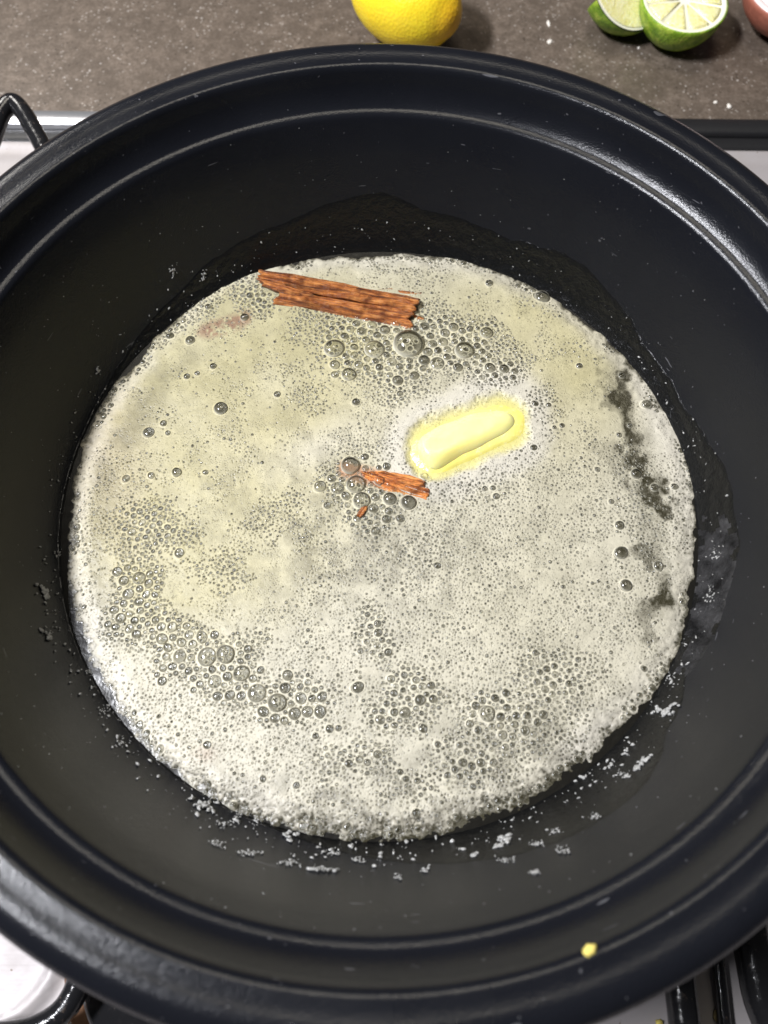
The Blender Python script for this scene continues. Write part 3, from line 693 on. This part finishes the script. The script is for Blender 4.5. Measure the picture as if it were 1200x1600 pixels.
for j in range(1, 9):
    t = j / 8
    for k in range(n):
        q = 2 * math.pi * k / n; ca, sa = math.cos(q), math.sin(q)
        hx = L / 2 - .0050; rx = .0094 + .0014 * mnoise.noise(Vector((ca * 1.6, sa * 1.6, 4))) + .0005 * mnoise.noise(Vector((ca * 9, sa * 9, 4))) + (.0012 if sa > 0 and ca < .3 else 0) * sa
        x = hx * math.tanh(2.6 * ca) + rx * ca; y = rx * sa
        v.append((x * t, y * t, -.0001 + .0020 * (1 - t ** 4) - (.0007 if j == 8 else 0) + (.0002 if j == 7 else 0) + .00015 * mnoise.noise(Vector((x * t * 300, y * t * 300, 9)))))
for k in range(n): f.append((0, 1 + k, 1 + (k + 1) % n))
for j in range(7):
    for k in range(n): f.append((1 + j * n + k, 1 + (j + 1) * n + k, 1 + (j + 1) * n + (k + 1) % n, 1 + j * n + (k + 1) % n))
link('melted_edge', recalc(mesh('melted_edge', v, f)), M['melt'], parent=bl)

# ------------------------------------------------------------------ cinnamon bark
def bark(name, L, W, arc, rise, th, seed, parent, loc, rotz=0, nu=70, nv=26, jag=.05, taper=(.0, .0), mat=None, tilt=0):
    v = []; f = []; top = []
    for side in (0, 1):
        for i in range(nu + 1):
            for j in range(nv + 1):
                u = i / nu; t = j / nv
                en = (mnoise.noise(Vector((t * 3.2, seed, u * .3))) + .25 * mnoise.noise(Vector((t * 9, seed, u * .3)))) * jag
                uu = (u - .5) + (en if u > .5 else -en) * abs(2 * u - 1)
                wv = 1 - taper[0] * max(0, .3 - u) / .3 - taper[1] * max(0, u - .7) / .3 + .16 * mnoise.noise(Vector((u * 5, seed * 3.1, (t > .5) * 4)))
                q = (t - .5) * arc; rad = W / 2 / math.sin(min(arc, math.pi) / 2)
                y = rad * math.sin(q) * wv; z = rad * (math.cos(q) - math.cos(arc / 2)) * rise
                g = mnoise.fractal(Vector((u * L * 130, t * 9, seed)), 1, 2, 4) * .0006 + mnoise.noise(Vector((u * 2.2, t * 26, seed + 5))) * .00045
                cut = -.0007 * max(0, mnoise.noise(Vector((u * 1.2, t * 9 + 3, seed + 9))) - .15) * 4
                ks = min(1, (W / .009) ** 1.5); z += (g + cut * .7) * ks if side == 0 else (-th + g * .5 * ks)
                v.append((uu * L, y, z))
    m = nv + 1; K = (nu + 1) * m
    for i in range(nu):
        for j in range(nv):
            a, b, c, d = i * m + j, i * m + j + 1, (i + 1) * m + j + 1, (i + 1) * m + j
            f += [(a, d, c, b), (K + a, K + b, K + c, K + d)]
    for i in range(nu):
        for j in (0, nv): a, b = i * m + j, (i + 1) * m + j; f.append((a, b, K + b, K + a))
    for j in range(nv):
        for i in (0, nu): a, b = i * m + j, i * m + j + 1; f.append((a, b, K + b, K + a))
    o = link(name, recalc(mesh(name, v, f)), mat or M['bark'], parent=parent); o.location = loc; o.rotation_euler = (tilt, 0, rotz); return o
A, Bv, ang, L = frame_px((404, 440), (648, 482), ZF + .003)
cb = empty('cinnamon_bark', (A + Bv) / 2 - Vector((0, 0, .0038)), 'large rolled piece of orange brown cinnamon bark at the top edge of the foam', 'cinnamon', 'pieces of cinnamon bark in the foam', (0, 0, ang))
bark('bark_layer', L * .84, .0086, 2.5, .85, .0011, 3, cb, (.0030, -.0034, .0004), -.01, tilt=.10, jag=.09)
bark('bark_layer', L * 1.0, .0080, 2.8, .95, .0011, 8, cb, (-.0008, .0036, .0012), -.03, jag=.08, taper=(.35, 0))
bark('bark_layer', L * .72, .0042, 2.0, .8, .0009, 14, cb, (.0050, .0014, .0034), .02, nv=14, jag=.13, taper=(.6, .1))
bark('bark_layer', L * .30, .0050, 2.2, .7, .0009, 17, cb, (-L * .33, .0004, .0024), -.12, nu=30, nv=14, jag=.2, taper=(.3, .5))
bark('bark_layer', L * .24, .0060, 1.6, .5, .0007, 21, cb, (L * .36, .0058, .0004), .18, nu=24, nv=14, jag=.2, taper=(0, .5))
bark('bark_layer', L * .26, .0034, 1.6, .5, .0007, 52, cb, (L * .37, .0092, .0006), .10, nu=24, nv=10, jag=.2, taper=(.8, .3))
bark('bark_layer', L * .17, .0030, 1.8, .7, .0008, 27, cb, (L * .48, -.0012, .0004), -.05, nu=20, nv=10, jag=.25, taper=(0, .7))
A, Bv, ang, L = frame_px((566, 737), (668, 769), ZF + .001)
cs = empty('cinnamon_bark', (A + Bv) / 2 - Vector((0, 0, .001)), 'small ragged orange shard of cinnamon bark among bubbles below the butter lump', 'cinnamon', 'pieces of cinnamon bark in the foam', (0, 0, ang))
bark('bark_layer', L, .0082, 1.8, .55, .0009, 33, cs, (0, 0, -.0002), 0, nu=40, nv=22, jag=.05, taper=(.8, 0), mat=M['bark_pale'])
bark('bark_layer', L * .7, .0040, 1.8, .8, .0007, 38, cs, (.002, .0020, .0008), .1, nu=26, nv=12, jag=.05, taper=(.6, .5), mat=M['bark_pale'])
p = at(566, 799, ZF + .0008)
sp = empty('cinnamon_bark', tuple(p), 'tiny orange sliver of cinnamon among bubbles below the small shard', 'cinnamon', 'pieces of cinnamon bark in the foam', (0, 0, 1.0))
bark('bark_layer', .0050, .0022, 1.4, .6, .0004, 44, sp, (0, 0, .0001), 0, nu=14, nv=6, jag=.2, taper=(.4, .6))

# ------------------------------------------------------------------ splashes on the pot wall
def blob_me(name, seed, sub=2, rough=.5):
    b = bmesh.new(); bmesh.ops.create_icosphere(b, subdivisions=sub, radius=1)
    for vv in b.verts:
        k = 1 + rough * mnoise.fractal(vv.co * 1.6 + Vector((seed * 3.7, 0, 0)), 1, 2, 3); vv.co *= k
    m_ = bpy.data.meshes.new(name); b.to_mesh(m_); b.free(); return m_
def orient(o, n, spin): o.rotation_euler = (Vector(n).to_track_quat('Z', 'Y').to_matrix() @ Matrix.Rotation(spin, 3, 'Z')).to_euler()
curds = [blob_me('butter_curd', k, 3, .75) for k in range(5)]
spots = [(66, 925, 13, 14, 'larger pale curd splash on the pot wall left of the foam'), (76, 993, 13, 8, 'flat pale curd splash just below the larger one left of the foam'), (152, 578, 5, 9, 'slanting curd fleck on the wall above the left shoulder of the foam'),
         (456, 1308, 9, 11, 'bright round curd fleck touching the bottom foam edge, left of centre'), (313, 1258, 20, 10, 'wide grey curd smear beside the lower left edge of the foam'), (745, 1338, 9, 7, 'single white curd fleck below the bottom foam edge, right of centre'),
         (785, 1318, 16, 12, 'spread curd cluster between the single fleck and the lower right foam edge'), (1045, 1112, 16, 10, 'largest white curd clot where the foam meets the lower right wall'), (1028, 1112, 9, 7, 'small white clot joined to the left of the largest clot'),
         (978, 1178, 8, 6, 'round white curd crumb below the largest clot at lower right'), (955, 1197, 9, 8, 'curved curd fleck left of the round crumb at lower right'), (909, 1217, 8, 6, 'star shaped white curd fleck against the lower right foam edge'),
         (1000, 1195, 18, 9, 'long pale curd streak on the lower right wall'), (505, 1360, 26, 4, 'thin flat curd line on the wall below the bottom of the foam'), (240, 1155, 8, 6, 'grey curd fleck on the wall beside the lower left foam, higher than the smear')]
tiny = [(270, 425, 5, 8), (317, 432, 4, 9), (622, 1372, 6, 4), (975, 1212, 12, 6), (400, 1290, 8, 12), (370, 1275, 10, 8), (190, 1160, 12, 8), (165, 1110, 10, 9), (140, 1050, 6, 4), (90, 865, 7, 4), (115, 745, 4, 5), (340, 1320, 12, 5), (560, 1345, 9, 4), (665, 1360, 7, 4), (835, 1365, 8, 4), (880, 1330, 10, 5), (930, 1275, 9, 5),
        (350, 1290, 16, 6), (390, 1335, 18, 4), (450, 1350, 14, 4), (520, 1335, 10, 4), (790, 1345, 14, 4), (840, 1320, 12, 4), (870, 1300, 10, 4), (1050, 1060, 12, 10), (1120, 860, 10, 12), (1110, 930, 10, 12)]
for i, (px, py, a, b, _) in enumerate(spots):
    P0 = on_wall(px, py); n_ = wall_frame(P0); nsub = 5 + int(max(a, b) / 2)
    # each splash is a small ragged cluster of curd, one mesh
    bmj = bmesh.new()
    for k in range(nsub):
        src = curds[(i + k) % 5]; t = bmesh.new(); t.from_mesh(src)
        s_ = RND.uniform(.08, .36)
        bmesh.ops.transform(t, matrix=Matrix.Translation((RND.gauss(0, .45) * a * CELL, RND.gauss(0, .45) * b * CELL, 0)) @ Matrix.Rotation(RND.uniform(0, 6), 4, 'Z') @ Matrix.Diagonal((s_ * a * CELL * .8, s_ * b * CELL * .8, .00022 + .0002 * RND.random(), 1)), verts=t.verts)
        tm = bpy.data.meshes.new('t'); t.to_mesh(tm); t.free(); bmj.from_mesh(tm); bpy.data.meshes.remove(tm)
    me = bpy.data.meshes.new('butter_curd'); bmj.to_mesh(me); bmj.free()
    o = link('butter_curd', me, M['curd'], label=_, cat='curd', group='curd splashes round the foam')
    o.location = Vector(P0) + n_ * .0005; orient(o, n_, 0)
    # keep the splash's long axis level with the picture's
    z_ = n_; x_ = Vector((1, 0, 0)) - z_ * z_.x; x_.normalize(); y_ = z_.cross(x_); o.rotation_euler = Matrix((x_, y_, z_)).transposed().to_euler()
# fine spray: uncountable
bmj_v = []; bmj_f = []; cnt = 0
bs = bmesh.new(); bmesh.ops.create_icosphere(bs, subdivisions=1, radius=1); bv = np.array([v_.co[:] for v_ in bs.verts]); bf = np.array([[q.index for q in fc.verts] for fc in bs.faces]); bs.free()
r2 = random.Random(3)
def spray(p, n_, s_):
    global cnt
    R_ = n_.to_track_quat('Z', 'Y').to_matrix(); q = np.array(R_ @ Matrix.Rotation(r2.uniform(0, 6), 3, 'Z'))
    bmj_v.append((bv * (1 + .35 * rng.standard_normal((len(bv), 1))) * [s_ * r2.uniform(.7, 1.9), s_ * r2.uniform(.5, 1), s_ * .6]) @ q.T + np.array(p)); bmj_f.append(bf + cnt); cnt += len(bv)
for (px, py, a, b) in tiny:
    for k in range(14 + int(a)):
        p = on_wall(px + r2.gauss(0, .6) * a, py + r2.gauss(0, .6) * b); n_ = wall_frame(p); spray(Vector(p) + n_ * .0004, n_, r2.uniform(.00010, .00040))
for k in range(1100):
    th = r2.uniform(-math.pi, math.pi); zt = np.interp(th, fth3, fz3)
    front = max(0, -math.sin(th))
    if front < .2 and r2.random() < .45: continue
    if r2.random() < .62 + .25 * front: z = r2.uniform(ZF - .001, min(zt, ZF + .004 + .012 * r2.random())); s_ = (.00008 + .00034 * r2.random() ** 2.2) * (1 + .8 * front * (r2.random() > .5))
    else: z = ZF + (H - .016 - ZF) * r2.random() ** .7; s_ = r2.uniform(.00006, .00016)
    if s_ < .0001 and r2.random() < .5: continue
    r = wall_r(z); p = Vector((r * math.cos(th), r * math.sin(th), z)); n_ = wall_frame(p); R_ = n_.to_track_quat('Z', 'Y').to_matrix()
    q = np.array(R_ @ Matrix.Rotation(r2.uniform(0, 6), 3, 'Z'))
    W = (bv * (1 + .3 * rng.standard_normal((len(bv), 1))) * [s_ * r2.uniform(.7, 1.9), s_ * r2.uniform(.6, 1), s_ * .7]) @ q.T + np.array(p + n_ * .0004 * (1 if z < zt else .2))
    bmj_v.append(W); bmj_f.append(bf + cnt); cnt += len(bv)
me = np_mesh('butter_spray', np.concatenate(bmj_v), np.concatenate(bmj_f))
link('butter_spray', me, M['curd'], kind='stuff', label='fine spray of butter droplets over the black inner wall', cat='droplets', smooth=False)

# ------------------------------------------------------------------ citrus and onion on the worktop
ZT = -.004
lc = at(633, -6, ZT + .025)
v = []; f = []; nu, nv = 48, 40
for i in range(nu + 1):
    u = i / nu; a = math.pi * u; x = -math.cos(a)
    r = math.sin(a) ** .92
    X_ = x * .0325
    if x > .90: X_ += (x - .90) / .10 * .0022
    for k in range(nv):
        q = 2 * math.pi * k / nv; nz = 1 + .018 * mnoise.noise(Vector((x * 3, math.cos(q) * 2, math.sin(q) * 2)))
        v.append((X_, r * .0245 * nz * math.cos(q), r * .0245 * nz * math.sin(q)))
for i in range(nu):
    for k in range(nv): f.append((i * nv + k, i * nv + (k + 1) % nv, (i + 1) * nv + (k + 1) % nv, (i + 1) * nv + k))
lm = bpy.data.objects.new
o = link('lemon', recalc(mesh('lemon', v, f)), M['lemon'], label='bright yellow lemon on the worktop behind the pot rim', cat='lemon')
o.location = lc; o.rotation_euler = (0, 0, math.radians(-38))

def citrus_half(name, c, R, label, rotx=0, rotz=0, cut=None, group=None, faces=True):
    root = empty(name, c, label, 'lime', group, (rotx, 0, rotz))
    if cut: root.rotation_euler = Matrix.Rotation(-.95, 3, Vector((math.cos(cut), math.sin(cut), 0))).to_euler()
    # peel: shell of a half ball, open at the cut
    prof = []
    for k in range(18): a = math.pi / 2 * k / 17; prof.append((R * math.sin(a) * (1.0), -R * 1.02 * math.cos(a)))
    prof += [(R * .995, .0001), (R * .965, .0002)]
    half = (math.pi if cut else 2 * math.pi)
    def rev(nm, prof, mat, full=True, n=56, zoff=0):
        v = []; f = []; m = len(prof); tot = n if full else n + 1
        for k in range(tot):
            a = (2 * math.pi if full else math.pi) * k / n + (0 if full else cut)
            for (r, z) in prof: v.append((r * math.cos(a), r * math.sin(a), z + zoff))
        for k in range(n):
            k2 = (k + 1) % tot if full else k + 1
            for j in range(m - 1): f.append((k * m + j, k2 * m + j, k2 * m + j + 1, k * m + j + 1))
        b = bmesh.new(); mm = mesh(nm, v, f); b.from_mesh(mm); bmesh.ops.remove_doubles(b, verts=b.verts, dist=1e-6); bmesh.ops.recalc_face_normals(b, faces=b.faces); b.to_mesh(mm); b.free()
        return link(nm, mm, mat, parent=root)
    full = cut is None
    rev('peel', prof, M['lime'], full)
    rev('pith', [(R * .965, .0002), (R * .95, .0003), (R * .88, .0001), (R * .86, -.0006), (0.0, -.0007)], M['pith'], full)
    ns = 9
    for k in range(ns):
        a0 = 2 * math.pi * k / ns + .3; a1 = a0 + 2 * math.pi / ns; am = (a0 + a1) / 2
        if not full:
            if not (0.25 < (am - cut) % (2 * math.pi) < math.pi - .25): continue
        # rounded wedge polygon, domed a little
        ring = []
        for t in range(7): a = a0 + .06 + (a1 - a0 - .12) * t / 6; ring.append((R * .855 * math.cos(a), R * .855 * math.sin(a)))
        ring.append((R * .12 * math.cos(am), R * .12 * math.sin(am)))
        cx_, cy_ = R * .5 * math.cos(am), R * .5 * math.sin(am); v = []; f = []; m = len(ring)
        for s_, z in ((1, -.0010), (.97, .0002), (.80, .0006), (.4, .0007)):
            for (x, y) in ring: v.append((cx_ + (x - cx_) * s_, cy_ + (y - cy_) * s_, z))
        v.append((cx_, cy_, .0007))
        for j in range(3):
            for i in range(m): f.append((j * m + i, j * m + (i + 1) % m, (j + 1) * m + (i + 1) % m, (j + 1) * m + i))
        for i in range(m): f.append((3 * m + i, 3 * m + (i + 1) % m, 4 * m))
        link('segment', recalc(mesh('segment', v, f)), M['pulp'], parent=root)
    if not full:
        # the second, upright cut: half disc of pulp with a thin pith border
        for nm, s_, mat, off in (('cut_face', .985, M['pith'], .0), ('pulp_face', .93, M['pulp'], .0004)):
            v = [(0, 0, 0)]; f = []
            for k in range(31):
                a = math.pi * k / 30; v.append((R * s_ * math.cos(a), 0, -R * s_ * math.sin(a)))
            for k in range(30): f.append((0, k + 1, k + 2))
            dirv = Vector((math.cos(cut), math.sin(cut), 0)); nrm = Vector((math.sin(cut), -math.cos(cut), 0))
            v = [tuple(dirv * p[0] + nrm * (off + .0002) + Vector((0, 0, p[2] - .0001))) for p in v]
            link(nm, mesh(nm, v, f), mat, parent=root, smooth=False)
    return root
R1 = .0236
citrus_half('lime_half', tuple(at(1070, 0, ZT + R1)), R1, 'halved green lime with its pale yellow cut face up, beside the onion', .12, .2)
R2 = .0245
citrus_half('lime_quarter', tuple(at(965, 41, ZT) + np.array([0, 0, R2])), R2, 'small lime quarter with two pale cut faces, left of the lime half', .05, 0, cut=math.radians(36))
# red onion half, cut side up
on = empty('red_onion_half', tuple(at(1246, -22, ZT + .024)), 'halved red onion with brown pink skin at the top right corner', 'onion', rot=(.1, 0, 0))
prof = [(R1 * 1.2 * math.sin(math.pi / 2 * k / 16), -.024 * math.cos(math.pi / 2 * k / 16)) for k in range(17)] + [(R1 * 1.17, .0004)]
me = lathe('skin', prof, 48, 0, .0004); link('skin', me, M['skin'], parent=on)
for k, (ra_, rb_) in enumerate(((1.17, 1.0), (.985, .80), (.78, .58), (.56, .34), (.32, 0))):
    pr_ = [(R1 * ra_, -.0012), (R1 * ra_, .0004), (R1 * (ra_ * .7 + rb_ * .3), .0010), (R1 * (ra_ * .3 + rb_ * .7), .0010), (R1 * rb_ if rb_ else 0, .0003 if rb_ else .001)]
    link('onion_ring', lathe('onion_ring', pr_, 40), M['onion'], parent=on)

# ------------------------------------------------------------------ crumbs
def crumb(name, P, sx, sy, sz, rot, mat, label, cat, seed, n=None, group=None):
    o = link(name, blob_me(name, seed, 2, .45), mat, label=label, cat=cat, group=group)
    o.scale = (sx, sy, sz); o.location = P
    if n is not None: orient(o, n, rot)
    else: o.rotation_euler = (0, 0, rot)
    return o
gp = None
def on_rim(px, py):
    """meets the lid ledge of the rim on the near side"""
    d = ray(px, py); best = None
    pr = np.array(inner[:20])
    for t in np.linspace(.12, .30, 2500):
        p = CAM + t * d; r = math.hypot(p[0], p[1]); zz = np.interp(r, pr[::-1, 0], pr[::-1, 1]) + H
        if r > .130 and p[2] <= zz: return p
    return CAM + .2 * d
P0 = on_rim(921, 1484)
crumb('garlic_crumb', Vector(P0) + Vector((0, 0, .0006)), .0017, .0012, .0008, .5, M['garlic'], 'yellow crumb of garlic lying on the near rim of the pot', 'garlic', 5)
crumb('white_crumb', at(857, 37, ZT), .0010, .0030, .0008, .1, M['crumb'], 'thin upright white sliver on the worktop, nearer the lemon side of the lime quarter', 'crumb', 6, group='white crumbs on the worktop')
crumb('white_crumb', at(859, 65, ZT), .0014, .0022, .0007, -.4, M['crumb'], 'white flake on the worktop just below the thin upright sliver', 'crumb', 7, group='white crumbs on the worktop')
crumb('white_crumb', at(1139, 166, ZT), .0013, .0016, .0010, 0, M['crumb'], 'brightest round white crumb on the worktop beside the black seal at the right', 'crumb', 8, group='white crumbs on the worktop')
crumb('white_crumb', at(1118, 160, ZT), .0011, .0011, .0006, 0, M['crumb'], 'faint white crumb just left of the brightest crumb above the seal', 'crumb', 9, group='white crumbs on the worktop')
crumb('white_crumb', at(998, 75, ZT), .0008, .0008, .0006, 0, M['crumb'], 'small white crumb on the worktop below the gap between the limes', 'crumb', 10, group='white crumbs on the worktop')
crumb('herb_crumb', at(1124, 1588, .001), .0019, .0019, .0012, .5, M['herb'], 'brown green crumb on the hob beside the thin black bar', 'crumb', 11)
crumb('ginger_crumb', at(1203, 1512, .001), .0026, .0042, .0014, .2, M['herb'], 'larger tan crumb on the hob at the right edge beyond the wide bar', 'crumb', 12)
crumb('garlic_crumb', at(1030, 1598, .001), .0012, .0010, .0009, .5, M['garlic'], 'tiny yellow crumb on the hob left of the bars', 'garlic', 13)
